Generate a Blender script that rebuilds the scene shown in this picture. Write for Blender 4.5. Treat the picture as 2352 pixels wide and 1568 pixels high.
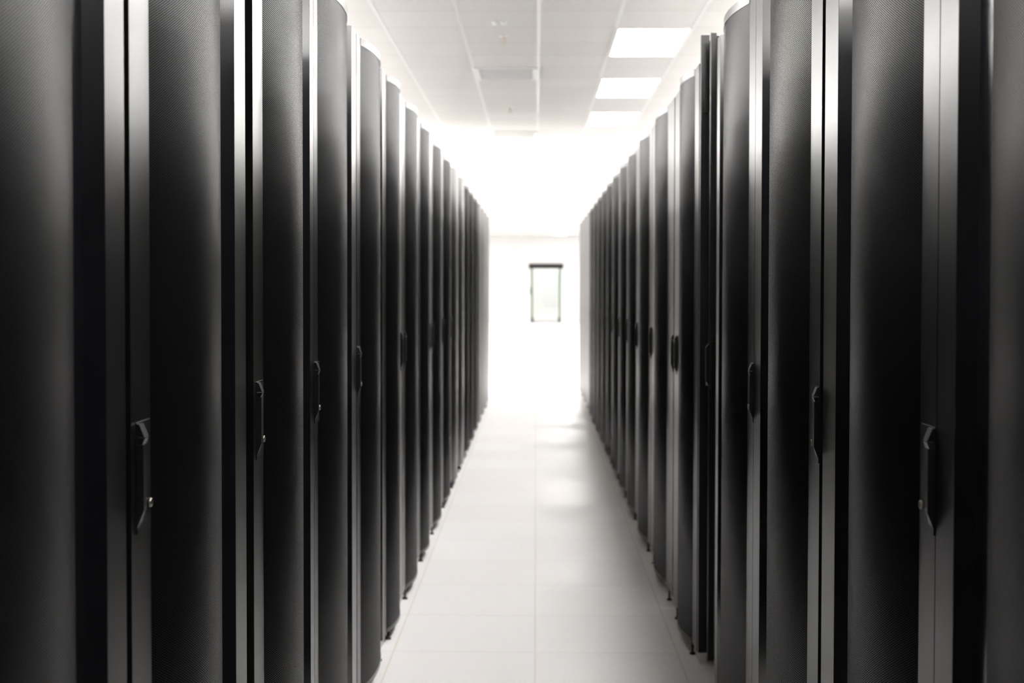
import bpy, bmesh, math, random
from mathutils import Vector, Matrix

for o in list(bpy.data.objects):
    bpy.data.objects.remove(o, do_unlink=True)
S = bpy.context.scene
C = S.collection
random.seed(4)

# ------------------------------------------------------------------ camera
HC = 1.357                 # eye height
CEIL = HC + 1.86
F_PX = 2930.0
cam_d = bpy.data.cameras.new('camera')
cam = bpy.data.objects.new('camera', cam_d)
C.objects.link(cam)
cam_d.sensor_fit = 'HORIZONTAL'
cam_d.sensor_width = 36.0
cam_d.lens = F_PX / 2352.0 * 36.0
PITCH = math.radians(1.35)
YAW = math.radians(1.07)
ROLL = math.radians(0.10)
cam.matrix_world = (Matrix.Translation((0, 0, HC)) @ Matrix.Rotation(YAW, 4, 'Z') @
                    Matrix.Rotation(math.pi/2 - PITCH, 4, 'X') @ Matrix.Rotation(ROLL, 4, 'Z'))
# horizon of the photograph lies 127 px above the middle; the tilt gives 69 of them
cam_d.shift_y = -58.0 / 2352.0
cam_d.clip_start = 0.05
cam_d.clip_end = 200
cam_d.dof.use_dof = True
cam_d.dof.focus_distance = 2.6
cam_d.dof.aperture_fstop = 5.0
cam_d.dof.aperture_blades = 0
S.camera = cam

# ------------------------------------------------------------------ world, exposure
w = bpy.data.worlds.new('world'); S.world = w
w.use_nodes = True
w.node_tree.nodes['Background'].inputs[0].default_value = (0.9, 0.92, 1.0, 1)
w.node_tree.nodes['Background'].inputs[1].default_value = 0.02
S.view_settings.view_transform = 'Standard'
S.view_settings.look = 'None'
S.view_settings.gamma = 1.0
S.view_settings.use_curve_mapping = False
S.view_settings.exposure = 0.0
PANEL_POWER = 30.0          # emission of the ceiling light diffusers

# ------------------------------------------------------------------ helpers
def tag(o, label=None, cat=None, group=None, kind=None):
    if label: o['label'] = label
    if cat: o['category'] = cat
    if group: o['group'] = group
    if kind: o['kind'] = kind
    return o

def empty(name, loc):
    o = bpy.data.objects.new(name, None)
    o.empty_display_size = 0.2
    C.objects.link(o); o.location = loc
    return o

class MB:
    """collects simple solids, links them as one mesh object"""
    def __init__(self):
        self.bm = bmesh.new()
        self.uv = None
    def box(self, x0, x1, y0, y1, z0, z1, mi=0):
        v = [self.bm.verts.new(p) for p in
             [(x0,y0,z0),(x1,y0,z0),(x1,y1,z0),(x0,y1,z0),(x0,y0,z1),(x1,y0,z1),(x1,y1,z1),(x0,y1,z1)]]
        for f in [(0,3,2,1),(4,5,6,7),(0,1,5,4),(1,2,6,5),(2,3,7,6),(3,0,4,7)]:
            fc = self.bm.faces.new([v[i] for i in f]); fc.material_index = mi
    def prism(self, prof, z0, z1, mi=0, smooth=False):
        """closed outline in x,y pulled up from z0 to z1"""
        a = [self.bm.verts.new((x, y, z0)) for x, y in prof]
        b = [self.bm.verts.new((x, y, z1)) for x, y in prof]
        n = len(prof)
        for i in range(n):
            j = (i+1) % n
            f = self.bm.faces.new([a[i], a[j], b[j], b[i]]); f.material_index = mi; f.smooth = smooth
        f = self.bm.faces.new(a[::-1]); f.material_index = mi
        f = self.bm.faces.new(b); f.material_index = mi
    def prism_y(self, prof, y0, y1, mi=0):
        """closed outline in x,z pulled along y"""
        a = [self.bm.verts.new((x, y0, z)) for x, z in prof]
        b = [self.bm.verts.new((x, y1, z)) for x, z in prof]
        n = len(prof)
        for i in range(n):
            j = (i+1) % n
            f = self.bm.faces.new([a[i], a[j], b[j], b[i]]); f.material_index = mi
        self.bm.faces.new(a[::-1]).material_index = mi
        self.bm.faces.new(b).material_index = mi
    def lathe(self, prof, cx, cy, cz, axis='z', n=20, mi=0):
        """prof: (radius, height) pairs turned about an axis"""
        rings = []
        for r, h in prof:
            ring = []
            for k in range(n):
                t = 2*math.pi*k/n
                p, q = r*math.cos(t), r*math.sin(t)
                ring.append(self.bm.verts.new((cx+p, cy+q, cz+h) if axis == 'z' else (cx+h, cy+p, cz+q)))
            rings.append(ring)
        for r0, r1 in zip(rings, rings[1:]):
            for k in range(n):
                f = self.bm.faces.new([r0[k], r0[(k+1) % n], r1[(k+1) % n], r1[k]])
                f.material_index = mi; f.smooth = True
        self.bm.faces.new(rings[0][::-1]).material_index = mi
        self.bm.faces.new(rings[-1]).material_index = mi
    def build(self, name, mats, parent=None, flip=False, bevel=0):
        if flip:
            for v in self.bm.verts: v.co.x = -v.co.x
        bmesh.ops.recalc_face_normals(self.bm, faces=self.bm.faces)
        me = bpy.data.meshes.new(name)
        self.bm.to_mesh(me); self.bm.free()
        for m in (mats if isinstance(mats, (list, tuple)) else [mats]): me.materials.append(m)
        o = bpy.data.objects.new(name, me)
        C.objects.link(o)
        if parent: o.parent = parent
        if bevel:
            b = o.modifiers.new('bevel', 'BEVEL'); b.width = bevel; b.segments = 2
            b.limit_method = 'ANGLE'
        return o

# ------------------------------------------------------------------ materials
def mat(name, col, rough=0.5, metal=0.0, spec=0.5, **kw):
    m = bpy.data.materials.new(name); m.use_nodes = True
    b = m.node_tree.nodes['Principled BSDF']
    b.inputs['Base Color'].default_value = (*col, 1)
    b.inputs['Roughness'].default_value = rough
    b.inputs['Metallic'].default_value = metal
    b.inputs['Specular IOR Level'].default_value = spec
    for k, v in kw.items():
        b.inputs[k.replace('_', ' ')].default_value = v
    return m

def add_grain(m, scale=900, amt=0.02, rlo=None, rhi=None):
    """fine powder-coat texture"""
    nt = m.node_tree; b = nt.nodes['Principled BSDF']
    tc = nt.nodes.new('ShaderNodeTexCoord')
    n = nt.nodes.new('ShaderNodeTexNoise'); n.inputs['Scale'].default_value = scale
    n.inputs['Detail'].default_value = 1
    nt.links.new(tc.outputs['Object'], n.inputs['Vector'])
    bp = nt.nodes.new('ShaderNodeBump'); bp.inputs['Strength'].default_value = amt
    bp.inputs['Distance'].default_value = 0.0006
    nt.links.new(n.outputs['Fac'], bp.inputs['Height'])
    nt.links.new(bp.outputs['Normal'], b.inputs['Normal'])
    return m

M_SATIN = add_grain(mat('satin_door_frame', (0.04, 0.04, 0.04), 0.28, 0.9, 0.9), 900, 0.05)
M_GLOSS = mat('gloss_black_strip', (0.006, 0.006, 0.0075), 0.16, 0.0, 1.0)
M_BODY = mat('black_cabinet_steel', (0.004, 0.004, 0.0045), 0.45)
M_HANDLE = mat('black_handle_plastic', (0.006, 0.006, 0.006), 0.32)
M_PLINTH = mat('pale_plinth_metal', (0.72, 0.70, 0.68), 0.4, 0.0, 0.5)
M_CHROME = mat('steel_lock', (0.34, 0.33, 0.29), 0.32, 1.0)
M_FOOT = mat('dark_steel_foot', (0.03, 0.027, 0.024), 0.5, 0.3)
M_COOL = mat('black_cooler_panel', (0.006, 0.006, 0.007), 0.28, 0.0, 0.6)
M_WALL = mat('white_wall_paint', (0.86, 0.86, 0.85), 0.7)
M_WHITE = mat('white_enamel', (0.86, 0.86, 0.84), 0.35)
M_BASEB = mat('white_skirting', (0.80, 0.80, 0.79), 0.5)
M_VENT = mat('grey_vent_core', (0.68, 0.68, 0.68), 0.6)
M_HEADER = mat('dark_grey_door_header', (0.030, 0.027, 0.029), 0.6, 0.0, 0.2)
M_JAMB = mat('green_glass_edge', (0.07, 0.16, 0.07), 0.5)
M_DOORFIT = mat('dark_door_fitting', (0.025, 0.035, 0.035), 0.5)
M_BRASS = mat('sprinkler_metal', (0.6, 0.5, 0.38), 0.35, 0.8)

def mat_perf():
    m = mat('perforated_steel', (0.006, 0.006, 0.0070), 0.32, 0.0, 0.42)
    nt = m.node_tree; b = nt.nodes['Principled BSDF']; out = nt.nodes['Material Output']
    uv = nt.nodes.new('ShaderNodeUVMap')
    sp = nt.nodes.new('ShaderNodeSeparateXYZ'); nt.links.new(uv.outputs[0], sp.inputs[0])
    P = 0.0040
    def mul(a, v):
        n = nt.nodes.new('ShaderNodeMath'); n.operation = 'MULTIPLY'
        nt.links.new(a, n.inputs[0]); n.inputs[1].default_value = v; return n.outputs[0]
    def cos(a):
        n = nt.nodes.new('ShaderNodeMath'); n.operation = 'COSINE'
        nt.links.new(a, n.inputs[0]); return n.outputs[0]
    cu = cos(mul(sp.outputs[0], 2*math.pi/(P*1.732)))
    cv = cos(mul(sp.outputs[1], 2*math.pi/P))
    pr = nt.nodes.new('ShaderNodeMath'); pr.operation = 'MULTIPLY'
    nt.links.new(cu, pr.inputs[0]); nt.links.new(cv, pr.inputs[1])
    mr = nt.nodes.new('ShaderNodeMapRange'); mr.interpolation_type = 'SMOOTHSTEP'
    mr.inputs['From Min'].default_value = -0.26; mr.inputs['From Max'].default_value = -0.02
    nt.links.new(pr.outputs[0], mr.inputs['Value'])
    hole = nt.nodes.new('ShaderNodeBsdfDiffuse'); hole.inputs[0].default_value = (0.002, 0.002, 0.002, 1)
    mx = nt.nodes.new('ShaderNodeMixShader')
    nt.links.new(mr.outputs[0], mx.inputs[0]); nt.links.new(b.outputs[0], mx.inputs[1])
    nt.links.new(hole.outputs[0], mx.inputs[2]); nt.links.new(mx.outputs[0], out.inputs['Surface'])
    return m
M_PERF = mat_perf()

def line_mask(nt, coord, period, phase, half):
    """1 on a line of the given half width repeating along one coordinate"""
    a = nt.nodes.new('ShaderNodeMath'); a.operation = 'SUBTRACT'
    nt.links.new(coord, a.inputs[0]); a.inputs[1].default_value = phase
    b = nt.nodes.new('ShaderNodeMath'); b.operation = 'PINGPONG'
    nt.links.new(a.outputs[0], b.inputs[0]); b.inputs[1].default_value = period/2
    c = nt.nodes.new('ShaderNodeMath'); c.operation = 'LESS_THAN'
    nt.links.new(b.outputs[0], c.inputs[0]); c.inputs[1].default_value = half
    return c.outputs[0]

def mix_col(nt, fac, a, bcol):
    n = nt.nodes.new('ShaderNodeMix'); n.data_type = 'RGBA'
    nt.links.new(fac, n.inputs['Factor'])
    if hasattr(a, 'links'): nt.links.new(a, n.inputs[6])
    else: n.inputs[6].default_value = (*a, 1)
    if hasattr(bcol, 'links'): nt.links.new(bcol, n.inputs[7])
    else: n.inputs[7].default_value = (*bcol, 1)
    return n.outputs[2]

def tile_random(nt, tc, period, phx, phy):
    mp = nt.nodes.new('ShaderNodeVectorMath'); mp.operation = 'SUBTRACT'
    nt.links.new(tc, mp.inputs[0]); mp.inputs[1].default_value = (phx, phy, 0)
    sc = nt.nodes.new('ShaderNodeVectorMath'); sc.operation = 'SCALE'
    nt.links.new(mp.outputs[0], sc.inputs[0]); sc.inputs['Scale'].default_value = 1/period
    fl = nt.nodes.new('ShaderNodeVectorMath'); fl.operation = 'FLOOR'
    nt.links.new(sc.outputs[0], fl.inputs[0])
    wn = nt.nodes.new('ShaderNodeTexWhiteNoise'); wn.noise_dimensions = '2D'
    nt.links.new(fl.outputs[0], wn.inputs['Vector'])
    return wn.outputs['Value']

FT = 0.526; FPX = 0.0; FPY = 5.23
def mat_floor():
    m = mat('raised_floor_tiles', (0.80, 0.79, 0.77), 0.30, 0.0, 0.45)
    nt = m.node_tree; b = nt.nodes['Principled BSDF']
    tc = nt.nodes.new('ShaderNodeTexCoord').outputs['Object']
    sp = nt.nodes.new('ShaderNodeSeparateXYZ'); nt.links.new(tc, sp.inputs[0])
    r = tile_random(nt, tc, FT, FPX, FPY)
    base = mix_col(nt, r, (0.86, 0.835, 0.83), (0.90, 0.885, 0.88))
    nz = nt.nodes.new('ShaderNodeTexNoise'); nz.inputs['Scale'].default_value = 60
    nz.inputs['Detail'].default_value = 4
    nt.links.new(tc, nz.inputs['Vector'])
    mr = nt.nodes.new('ShaderNodeMapRange'); mr.inputs['From Min'].default_value = 0.55
    mr.inputs['From Max'].default_value = 0.8; mr.inputs['To Max'].default_value = 0.12
    nt.links.new(nz.outputs['Fac'], mr.inputs['Value'])
    base = mix_col(nt, mr.outputs[0], base, (0.60, 0.58, 0.56))
    jx = line_mask(nt, sp.outputs[0], FT, FPX, 0.0030)
    jy = line_mask(nt, sp.outputs[1], FT, FPY, 0.0016)
    base = mix_col(nt, jy, base, (0.66, 0.63, 0.61))
    base = mix_col(nt, jx, base, (0.76, 0.72, 0.65))
    nt.links.new(base, b.inputs['Base Color'])
    rr = nt.nodes.new('ShaderNodeMapRange'); rr.inputs['To Min'].default_value = 0.38
    rr.inputs['To Max'].default_value = 0.46
    nt.links.new(r, rr.inputs['Value']); nt.links.new(rr.outputs[0], b.inputs['Roughness'])
    return m
M_FLOOR = mat_floor()

CT = 0.555; CPX = 0.017; CPY = 9.225
def mat_ceiling():
    m = mat('ceiling_tiles', (0.8, 0.79, 0.77), 0.8)
    nt = m.node_tree; b = nt.nodes['Principled BSDF']
    tc = nt.nodes.new('ShaderNodeTexCoord').outputs['Object']
    sp = nt.nodes.new('ShaderNodeSeparateXYZ'); nt.links.new(tc, sp.inputs[0])
    r = tile_random(nt, tc, CT, CPX, CPY)
    base = mix_col(nt, r, (0.78, 0.765, 0.745), (0.82, 0.805, 0.785))
    nz = nt.nodes.new('ShaderNodeTexNoise'); nz.inputs['Scale'].default_value = 220
    nt.links.new(tc, nz.inputs['Vector'])
    mr = nt.nodes.new('ShaderNodeMapRange'); mr.inputs['From Min'].default_value = 0.6
    mr.inputs['From Max'].default_value = 0.75; mr.inputs['To Max'].default_value = 0.35
    nt.links.new(nz.outputs['Fac'], mr.inputs['Value'])
    base = mix_col(nt, mr.outputs[0], base, (0.6, 0.59, 0.57))
    jy = line_mask(nt, sp.outputs[1], CT, CPY, 0.006)
    base = mix_col(nt, jy, base, (0.66, 0.64, 0.62))
    nt.links.new(base, b.inputs['Base Color'])
    return m
M_CEIL = mat_ceiling()

def emis(name, col, power):
    m = bpy.data.materials.new(name); m.use_nodes = True
    nt = m.node_tree; nt.nodes.remove(nt.nodes['Principled BSDF'])
    e = nt.nodes.new('ShaderNodeEmission'); e.inputs[0].default_value = (*col, 1)
    e.inputs[1].default_value = power
    nt.links.new(e.outputs[0], nt.nodes['Material Output'].inputs['Surface'])
    return m
M_LAMP = emis('light_diffuser', (1.0, 0.985, 0.965), PANEL_POWER)

def mat_glass():
    m = mat('door_glass', (0.97, 1.0, 0.985), 0.02, 0.0, 0.5)
    m.node_tree.nodes['Principled BSDF'].inputs['Transmission Weight'].default_value = 1.0
    return m
M_GLASS = mat_glass()

# ------------------------------------------------------------------ the room
Y0, Y1 = -3.4, 47.9
XL, XR = -6.2, 6.6
def struct(name, mb, m):
    return tag(mb.build(name, m), kind='structure')

f = MB(); f.box(XL, XR, Y0, Y1 + 3.0, -0.1, 0.0); struct('floor', f, M_FLOOR)
c = MB(); c.box(XL, XR, Y0, Y1 + 3.0, CEIL, CEIL + 0.1); struct('ceiling', c, M_CEIL)
m_ = MB(); m_.box(XL-0.15, XL, Y0, Y1 + 3.0, 0, CEIL); struct('wall_left', m_, M_WALL)
m_ = MB(); m_.box(XR, XR+0.15, Y0, Y1 + 3.0, 0, CEIL); struct('wall_right', m_, M_WALL)
m_ = MB(); m_.box(XL, XR, Y0-0.15, Y0, 0, CEIL); struct('wall_rear', m_, M_WALL)
# the far wall with the opening of the glass door
DX0, DX1, DTOP = -0.185, 0.935, 2.04
m_ = MB()
m_.box(XL, DX0, Y1, Y1+0.15, 0, CEIL); m_.box(DX1, XR, Y1, Y1+0.15, 0, CEIL)
m_.box(DX0, DX1, Y1, Y1+0.15, DTOP, CEIL)
struct('wall_far', m_, M_WALL)
m_ = MB(); m_.box(XL, XR, Y1+3.0, Y1+3.15, 0, CEIL); struct('wall_corridor', m_, M_WALL)
m_ = MB()
m_.box(XL, DX0-0.12, Y1-0.012, Y1, 0, 0.09); m_.box(DX1+0.12, XR, Y1-0.012, Y1, 0, 0.09)
struct('baseboard_far', m_, M_BASEB)
# the long metal bars that carry the ceiling tiles
tb = MB()
k0 = int(math.floor((XL-CPX)/CT))+1
while CPX + k0*CT < XR:
    x = CPX + k0*CT
    tb.box(x-0.013, x+0.013, Y0, Y1, CEIL-0.002, CEIL)
    k0 += 1
struct('trim_1', tb, M_WHITE)
# glass door at the end of the aisle
d = MB(); d.box(DX0+0.06, DX1-0.06, Y1+0.04, Y1+0.052, 0.09, DTOP)
door = struct('door_1', d, M_GLASS)
p = MB()
p.box(DX0-0.08, DX1+0.09, Y1-0.10, Y1+0.0, DTOP-0.02, DTOP+0.16)
tag(p.build('door_header', M_HEADER, door), 'dark grey header box')
for xa in (DX0, DX1-0.07):
    p = MB(); p.box(xa, xa+0.07, Y1-0.02, Y1+0.06, 0, DTOP-0.02)
    tag(p.build('door_jamb', M_JAMB, door), 'pale green upright')
for xa in (DX0, DX1-0.10):
    p = MB(); p.box(xa, xa+0.10, Y1-0.03, Y1+0.07, 0, 0.19)
    p.build('door_fitting', M_DOORFIT, door)
p = MB(); p.box(DX0+0.07, DX1-0.07, Y1+0.03, Y1+0.06, 0.015, 0.10); p.build('bottom_rail', M_VENT, door)
p = MB(); p.box(DX0-0.05, DX1+0.05, Y1-0.03, Y1+0.05, 0, 0.015); p.build('threshold', M_DOORFIT, door)
p = MB(); p.box(DX0-0.03, DX0-0.005, Y1-0.075, Y1-0.045, 1.06, 1.30)
p.box(DX0-0.025, DX0+0.02, Y1-0.05, Y1-0.02, 1.09, 1.11); p.box(DX0-0.025, DX0+0.02, Y1-0.05, Y1-0.02, 1.25, 1.27)
p.build('door_handle', M_DOORFIT, door)

# ------------------------------------------------------------------ ceiling lights
def make_light():
    root = empty('ceiling_light', (0, 0, CEIL))
    W_, L_ = CT, CT*2
    fr = MB(); b_ = 0.022
    for a in ((0, W_, 0, b_), (0, W_, L_-b_, L_), (0, b_, b_, L_-b_), (W_-b_, W_, b_, L_-b_)):
        fr.box(*a, -0.012, 0.0)
    fr.build('light_frame', M_WHITE, root)
    df = MB(); df.box(b_, W_-b_, b_, L_-b_, -0.008, -0.002)
    df.build('light_diffuser', M_LAMP, root)
    return root
def copy_tree(o, parent=None):
    n = o.copy(); C.objects.link(n)
    if parent: n.parent = parent
    for ch in list(o.children): copy_tree(ch, n)
    return n
proto = make_light(); used = False
NAMES = ['nearest and largest', 'second nearest', 'third from the camera', 'fourth from the camera']
for ci in (1, -4, -6, -8, -10, 4, 6, 8, 10):  # outer columns are unseen panels added to brighten ceiling and door strips
    for r_ in range(-5, 18):
        y = CPY + r_*CT*4
        if y < Y0 or y + 2*CT > Y1: continue
        if ci == 1 and y < 0: continue
        if ci in (-4, 4, -8, 8) and y > 17: continue
        if ci != 1 and y > 17 and r_ % 3 != 1: continue
        if used: o = copy_tree(proto)
        else: o, used = proto, True
        o.location = (CPX + ci*CT, y, CEIL)
        if ci == 1 and 0 <= r_ < 4:
            lab = 'bright ceiling light panel over the right racks, ' + NAMES[r_]
            tag(o, lab, 'ceiling light', 'light panels in the ceiling')
        elif ci == 1 and r_ >= 4:
            tag(o, 'ceiling light panel lost in the glare beyond the ends of the rack rows', 'ceiling light', 'light panels in the bright far part')
        else:
            tag(o, 'rectangular ceiling light panel added out of sight above the racks', 'ceiling light', 'light panels hidden by the racks')

for x, lab in ((-0.7, 'left'), (0.8, 'right')):  # panels added behind the door to brighten the view through the glass
    o = copy_tree(proto); o.location = (x, Y1+1.2, CEIL)
    tag(o, 'ceiling light panel added in the corridor behind the glass door, ' + lab + ' of two', 'ceiling light', 'added corridor light panels')

# ------------------------------------------------------------------ vents and small ceiling fittings
def vent(y, lab, core):
    root = empty('air_vent', (CPX-CT, y, CEIL))
    fr = MB(); b_ = 0.05
    # sloping white rim, wider at the sides
    for x0, x1 in ((0.0, b_), (CT-b_, CT)):
        fr.box(x0, x1, 0, CT, -0.022, 0)
    fr.box(b_, CT-b_, 0, 0.012, -0.014, 0); fr.box(b_, CT-b_, CT-0.012, CT, -0.014, 0)
    fr.build('vent_rim', M_WHITE, root, bevel=0.006)
    co = MB(); co.box(b_, CT-b_, 0.012, CT-0.012, -0.006, 0)
    n = 11
    for k in range(n):
        yy = 0.03 + k*(CT-0.06)/(n-1)
        co.box(b_, CT-b_, yy-0.006, yy+0.006, -0.016, -0.006)
    co.build('vent_grille', core, root)
    tag(root, lab, 'air vent', 'square vents in the ceiling')
vent(CPY + 3*CT, 'grey square air vent in a ceiling tile above the aisle, nearer of the two', M_VENT)
vent(CPY + 11*CT, 'smaller pale air vent in the ceiling above the aisle, farther of the two', M_WHITE)

def sprinkler(x, y, lab):
    root = empty('sprinkler_head', (x, y, CEIL))
    e = MB(); e.lathe([(0.034, 0), (0.034, -0.004), (0.022, -0.010), (0.012, -0.012)], 0, 0, 0, n=24)
    e.build('escutcheon', M_WHITE, root)
    s = MB(); s.lathe([(0.009, -0.01), (0.009, -0.03), (0.006, -0.034)], 0, 0, 0, n=12)
    s.box(-0.014, -0.011, -0.002, 0.002, -0.055, -0.02); s.box(0.011, 0.014, -0.002, 0.002, -0.055, -0.02)
    s.box(-0.014, 0.014, -0.002, 0.002, -0.022, -0.018)
    s.lathe([(0.018, -0.055), (0.018, -0.058), (0.004, -0.060)], 0, 0, 0, n=16)
    s.build('deflector', M_BRASS, root)
    tag(root, lab, 'sprinkler', 'sprinkler heads in the ceiling')
sprinkler(-0.245, 9.53, 'tiny brass sprinkler head in the ceiling just beyond the twin white fitting')
sprinkler(-0.27, 13.3, 'tiny sprinkler head in the ceiling between the two square vents')
sprinkler(-0.83, 16.5, 'faint sprinkler head in the ceiling over the left racks, farthest of all')
root = empty('smoke_detector', (-0.26, 8.98, CEIL))
e = MB(); e.box(-0.05, 0.05, -0.03, 0.03, -0.006, 0); e.build('mounting_plate', M_WHITE, root)
for sx in (-0.028, 0.028):
    e = MB(); e.lathe([(0.020, -0.006), (0.022, -0.02), (0.016, -0.034), (0.004, -0.038)], sx, 0, 0, n=20)
    e.build('sensor_dome', M_WHITE, root)
tag(root, 'small white twin-domed fitting on the ceiling near the top of the view', 'smoke detector')

# ------------------------------------------------------------------ server racks
BL, BR = 0.564, 0.580
KL, KR = F_PX*BL, F_PX*BR
ZB, ZT = 0.045, 2.150
DEPTH = 1.07
P_BULGE = 0.028

def arc_pts(s0, s1, p, n=28, dw=0.0):
    c = s1 - s0; R = c*c/(8*p) + p/2; a = math.asin(c/2/R)
    pts = []
    for i in range(n+1):
        t = -a + 2*a*i/n
        pts.append((p - R*(1-math.cos(t)) + dw, (s0+s1)/2 + R*math.sin(t)))
    return pts

def make_rack(side, ys, yps, ydl, ye, handle, label, group, glared=False):
    """side -1 left, +1 right; near edge, start of perforation, start of far strip, far edge (along the aisle)"""
    B = BL if side < 0 else BR
    flip = side > 0
    root = empty('server_rack', (side*B, ys, 0))
    tag(root, label, 'server rack', group)
    W = ye - ys; s1 = yps - ys; s3 = ydl - ys
    if handle == 'far':           # hinged the other way round, bulge mirrored
        s2 = s1 + (s3-s1)*0.80
    else:
        s2 = s1 + (s3-s1)*0.80
    # cabinet box, open at the front behind the door
    b = MB(); g = 0.004
    b.box(-DEPTH, -0.030, g, g+0.02, ZB+0.01, ZT-0.004)
    b.box(-DEPTH, -0.030, W-g-0.02, W-g, ZB+0.01, ZT-0.004)
    b.box(-DEPTH, -0.030, g+0.02, W-g-0.02, ZT-0.03, ZT-0.004)
    b.box(-DEPTH, -0.030, g+0.02, W-g-0.02, ZB+0.01, ZB+0.04)
    b.box(-DEPTH, -DEPTH+0.02, g+0.02, W-g-0.02, ZB+0.04, ZT-0.03)
    b.box(-0.20, -0.17, g+0.02, g+0.07, ZB+0.04, ZT-0.03)
    b.box(-0.20, -0.17, W-g-0.07, W-g-0.02, ZB+0.04, ZT-0.03)
    b.build('cabinet_body', M_BODY, root, flip)
    for sx, sy in ((-0.001, 0.12), (-0.001, W-0.16), (-DEPTH+0.1, 0.11), (-DEPTH+0.1, W-0.14)):
        ft = MB(); ft.lathe([(0.011, 0.0), (0.011, 0.006), (0.0045, 0.009), (0.0045, ZB+0.001 if sx > -0.1 else ZB+0.012)], sx, sy, 0, n=12)
        ft.build('foot', M_FOOT, root, flip)
    pl = MB(); pl.box(-0.036, -0.012, 0.004, W-0.004, 0.0, ZB-0.004)
    for yy in (0.25, 0.75):
        pl.box(-0.0125, -0.0105, W*yy-0.045, W*yy+0.045, 0.012, 0.026, mi=1)
    po_ = pl.build('plinth', [M_PLINTH, M_BODY], root, flip); po_['label'] = 'pale metal plinth'
    # door: satin frame of two uprights with a curved cap above and below
    e = 0.0005; g = 0.0003; T = 0.026
    def upright(mb, a, b_):
        mb.prism([(-T, a), (-e, a), (0, a+e), (0, b_-e), (-e, b_), (-T, b_)], ZB, ZT)
    dr = MB()
    upright(dr, g, s1)
    upright(dr, s3, W-g)
    CAP = 0.024
    outer = arc_pts(s1, s2, P_BULGE, dw=0.0015)
    prof = [(-T, s1)] + outer + [(-T, s2)]
    dr.prism(prof, ZT-CAP, ZT); dr.prism(prof, ZB, ZB+0.014)
    door = dr.build('door', M_SATIN, root, flip)
    # perforated sheet with thickness
    me_pts = arc_pts(s1+0.0005, s2-0.0005, P_BULGE, n=36)
    inn = [(w-0.0015, s) for w, s in me_pts]
    bm = bmesh.new(); uvl = bm.loops.layers.uv.new('UVMap')
    L = [0.0]
    for (w0, q0), (w1, q1) in zip(me_pts, me_pts[1:]): L.append(L[-1] + math.hypot(w1-w0, q1-q0))
    fx = -1 if flip else 1
    for pts, inv in ((me_pts, False), (inn, True)):
        lo = [bm.verts.new((fx*w, s, ZB+0.012)) for w, s in pts]
        hi = [bm.verts.new((fx*w, s, ZT-CAP+0.002)) for w, s in pts]
        for i in range(len(pts)-1):
            vs = [lo[i], lo[i+1], hi[i+1], hi[i]]
            uvs = [(L[i], 0), (L[i+1], 0), (L[i+1], ZT-ZB), (L[i], ZT-ZB)]
            if inv != flip: vs.reverse(); uvs.reverse()
            fc = bm.faces.new(vs); fc.smooth = True
            for lp, u in zip(fc.loops, uvs): lp[uvl].uv = u
    me = bpy.data.meshes.new('perforated_panel'); bm.to_mesh(me); bm.free()
    me.materials.append(M_SATIN if glared else M_PERF)  # satin instead of mesh gives far panels the pale tone of lens glare
    po = bpy.data.objects.new('glare_panel' if glared else 'perforated_panel', me); C.objects.link(po); po.parent = door
    po['label'] = 'curved plain sheet, lens glare put in as satin' if glared else 'curved black perforated steel sheet'
    # glossy channel between the bulge and the far upright, its far wall slanted
    w0 = 0.023
    gs = MB(); gs.prism([(-T-0.002, s2+0.0005), (-w0, s2+0.0005), (-w0, s3-0.020), (-0.0006, s3-0.0002), (-T-0.002, s3-0.0002)], ZB+0.002, ZT-0.002)
    go = gs.build('edge_strip', M_GLOSS, door, flip); go['label'] = 'glossy black channel strip'
    # swing handle with lock
    if handle:
        if handle == 'far': yc = s3 + (W-s3)*0.45
        elif side < 0: yc = max(s1 - 0.060, 0.0112)
        else: yc = 0.0112
        zt = 1.161 if side < 0 else 1.151
        h = MB(); hw = 0.010
        h.box(0, 0.002, yc-hw, yc+0.052, zt-0.155, zt+0.002)
        h.prism_y([(0.002, zt), (0.005, zt+0.0005), (0.0125, zt-0.018), (0.002, zt-0.018)], yc-hw, yc+hw)
        h.prism_y([(0.002, zt-0.020), (0.0125, zt-0.020), (0.009, zt-0.029), (0.009, zt-0.118),
                   (0.003, zt-0.142), (0.002, zt-0.142)], yc-hw+0.001, yc+hw-0.001)
        h.prism_y([(0.002, zt-0.029), (0.0115, zt-0.029), (0.0115, zt-0.122), (0.002, zt-0.146)], yc-hw-0.001, yc-hw+0.004)
        h.lathe([(0.0068, 0.002), (0.0068, 0.006), (0.0050, 0.007), (0.0050, 0.004), (0.001, 0.004)],
                0, yc+0.044, zt-0.119, axis='x', n=20, mi=1)
        ho = h.build('handle', [M_HANDLE, M_CHROME], door, flip)
        ho['label'] = 'black swing handle with a small metal lock'
    return root

ORD = ['nearest', 'second', 'third', 'fourth', 'fifth', 'sixth', 'seventh', 'eighth', 'ninth', 'tenth', 'eleventh',
       'twelfth', 'thirteenth', 'fourteenth', 'fifteenth', 'sixteenth', 'seventeenth', 'eighteenth', 'nineteenth', 'twentieth']
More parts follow.
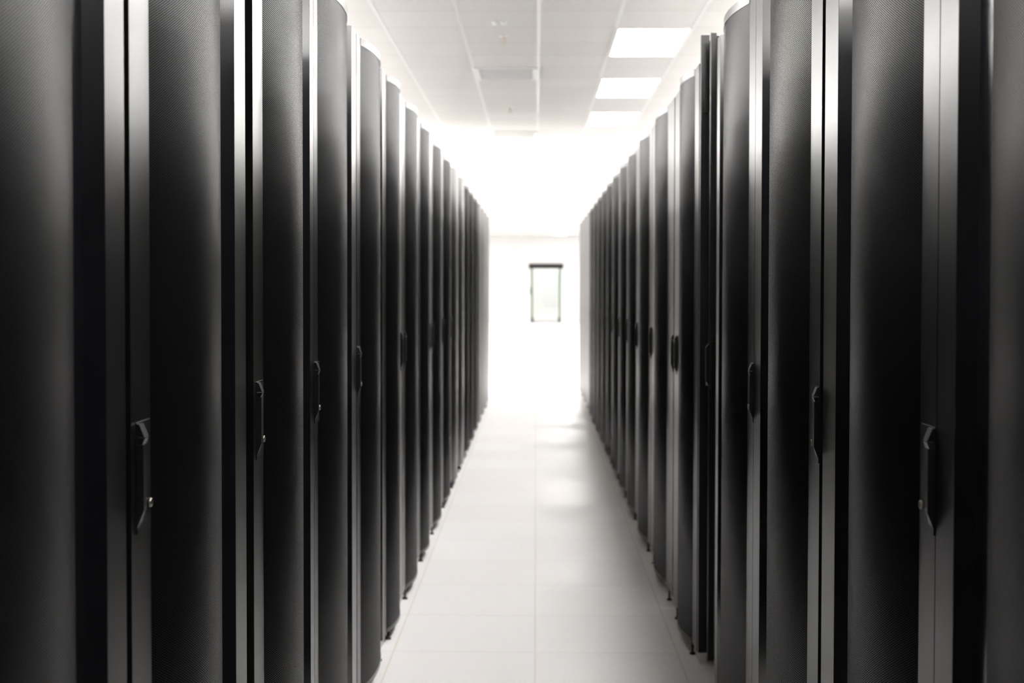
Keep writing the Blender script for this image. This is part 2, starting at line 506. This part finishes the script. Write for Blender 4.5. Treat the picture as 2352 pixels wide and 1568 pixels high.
# near edge, perforation start, far strip start, far edge, measured as depth/(focal*offset)
Lq = [(0.000600, 0.000655, 0.001006, 0.001054, 'near'),
      (0.001067, 0.001122, 0.001441, 0.001495, 'near'),
      (0.001534, 0.001590, 0.001923, 0.001955, 'near'),
      (0.001957, 0.001990, 0.002361, 0.002418, 'near'),
      (0.002428, 0.002475, 0.002833, 0.002868, 'near'),
      (0.002871, 0.002899, 0.003190, 0.003247, 'far'),
      (0.003252, 0.003328, 0.003660, 0.003705, 'near'),
      (0.003712, 0.003760, 0.004040, 0.004120, 'far'),
      (0.004128, 0.004220, 0.004556, 0.004630, 'near'),
      (0.004635, 0.004695, 0.005030, 0.005090, 'near')]
q = 0.005095
while q + 0.00045 < 0.00935:
    Lq.append((q, q+0.000055, q+0.000385, q+0.000445, 'near')); q += 0.00045
Rq = [(0.000600, 0.000655, 0.001043, 0.0010895, 'near'),
      (0.0010910, 0.001136, 0.0014556, 0.001520, 'near'),
      (0.001536, 0.001597, 0.001942, 0.001999, 'near'),
      (0.002001, 0.002058, 0.002387, 0.002420, 'near'),
      (0.002690, 0.002760, 0.003050, 0.003150, 'far'),
      (0.003168, 0.003322, 0.003680, 0.003760, 'near'),
      (0.003770, 0.003860, 0.004220, 0.004280, 'near'),
      (0.004290, 0.004360, 0.004700, 0.004745, 'near')]
q = 0.004750
while q + 0.00046 < 0.00985:
    Rq.append((q, q+0.000060, q+0.000395, q+0.000455, 'near')); q += 0.00046

def row_label(side, i, n, glared=False):
    row = 'left' if side < 0 else 'right'
    if i == 0: return f'black server rack cut off by the {row} edge of the photo'
    if i == n-1: return f'black server rack at the far end of the {row} row'
    extra = {(-1, 1): 'black server rack with the lowest handle, first whole one on the left',
             (-1, 2): 'black server rack with sharp mesh behind the dark gap on the left',
             (-1, 3): 'black server rack on the left, its handle thin against the mesh edge',
             (-1, 4): 'black server rack on the left, nearest one whose top edge shows whole',
             (1, 1): 'black server rack with the widest mesh panel on the right',
             (1, 2): 'black server rack on the right just beyond the narrow dark slit',
             (1, 3): 'black server rack on the right, in front of the narrow black cooler',
             (1, 4): 'black server rack on the right, just beyond the narrow black cooler'}.get((side, i))
    if extra: return extra
    if glared: return f'server rack with plain door, lens glare put in as satin, {ORD[i]} from the camera on the {row}'
    return f'black server rack with curved mesh door, {ORD[i]} from the camera on the {row}'

for side, Q, K in ((-1, Lq, KL), (1, Rq, KR)):
    grp = 'server racks in the %s row' % ('left' if side < 0 else 'right')
    for i, (a, b_, c_, d_, hd) in enumerate(Q):
        glared_ = (side < 0 and (0.0050 < a < 0.0058 or a > 0.0069)) or (side > 0 and a > 0.0078)  # far racks whose glare-washed grey is put into the door material
        make_rack(side, a*K, b_*K, c_*K, d_*K, hd, row_label(side, i, len(Q), glared_), grp, glared_)
    # the row goes on behind the photographer
    y = Q[0][0]*K
    for j in range(5):
        y -= 0.755
        make_rack(side, y, y+0.09, y+0.65, y+0.75, 'near',
                  'black server rack of the %s row standing beside or behind the camera' % ('left' if side < 0 else 'right'),
                  grp + ' behind the camera')

# ------------------------------------------------------------------ the narrow cooler in the right row
def cooler():
    y0, y1 = 0.002428*KR, 0.002682*KR
    W = y1 - y0; zt = 2.245
    root = empty('cooling_unit', (BR, y0, 0))
    tag(root, 'narrow flat black cooling unit between two curved mesh racks in the right row', 'cooling unit')
    b = MB(); b.box(-DEPTH, -0.07, 0.002, W-0.002, 0.05, zt-0.02)
    b.build('cabinet_body', M_BODY, root, True)
    for sx, sy in ((-0.09, 0.07), (-0.09, W-0.07), (-DEPTH+0.1, 0.07), (-DEPTH+0.1, W-0.07)):
        ft = MB(); ft.lathe([(0.020, 0.0), (0.020, 0.006), (0.007, 0.012), (0.007, 0.052)], sx, sy, 0, n=12)
        ft.build('foot', M_FOOT, root, True)
    d_ = MB(); d_.box(-0.07, -0.055, 0.012, 0.30, 0.055, zt-0.03)
    door = d_.build('door', M_COOL, root, True, bevel=0.002)
    u = MB(); u.box(-0.032, -0.001, W-0.022, W-0.003, 0.05, zt); u.box(-0.07, -0.032, W-0.022, W-0.003, 0.05, zt-0.02)
    far = u.build('side_frame', M_COOL, root, True, bevel=0.002)
    u = MB(); u.box(-0.044, -0.023, 0.318, 0.336, 0.05, zt-0.01); u.box(-0.07, -0.044, 0.318, 0.336, 0.05, zt-0.02)
    mid = u.build('door_rail', M_COOL, root, True, bevel=0.002)
    la = MB(); la.box(-0.034, -0.014, W-0.030, W-0.0215, 1.97, 2.06); la.build('latch', M_HANDLE, far, True)
    ha = MB(); ha.box(-0.040, -0.027, 0.310, 0.3185, 1.0, 1.165)
    ha.prism_y([(-0.024, 1.160), (-0.012, 1.145), (-0.012, 1.03), (-0.024, 1.01)], 0.319, 0.334)
    ha.lathe([(0.006, -0.0235), (0.006, -0.014), (0.003, -0.013)], 0, 0.327, 1.018, axis='x', n=16, mi=1)
    ha.build('handle', [M_HANDLE, M_CHROME], mid, True)
cooler()
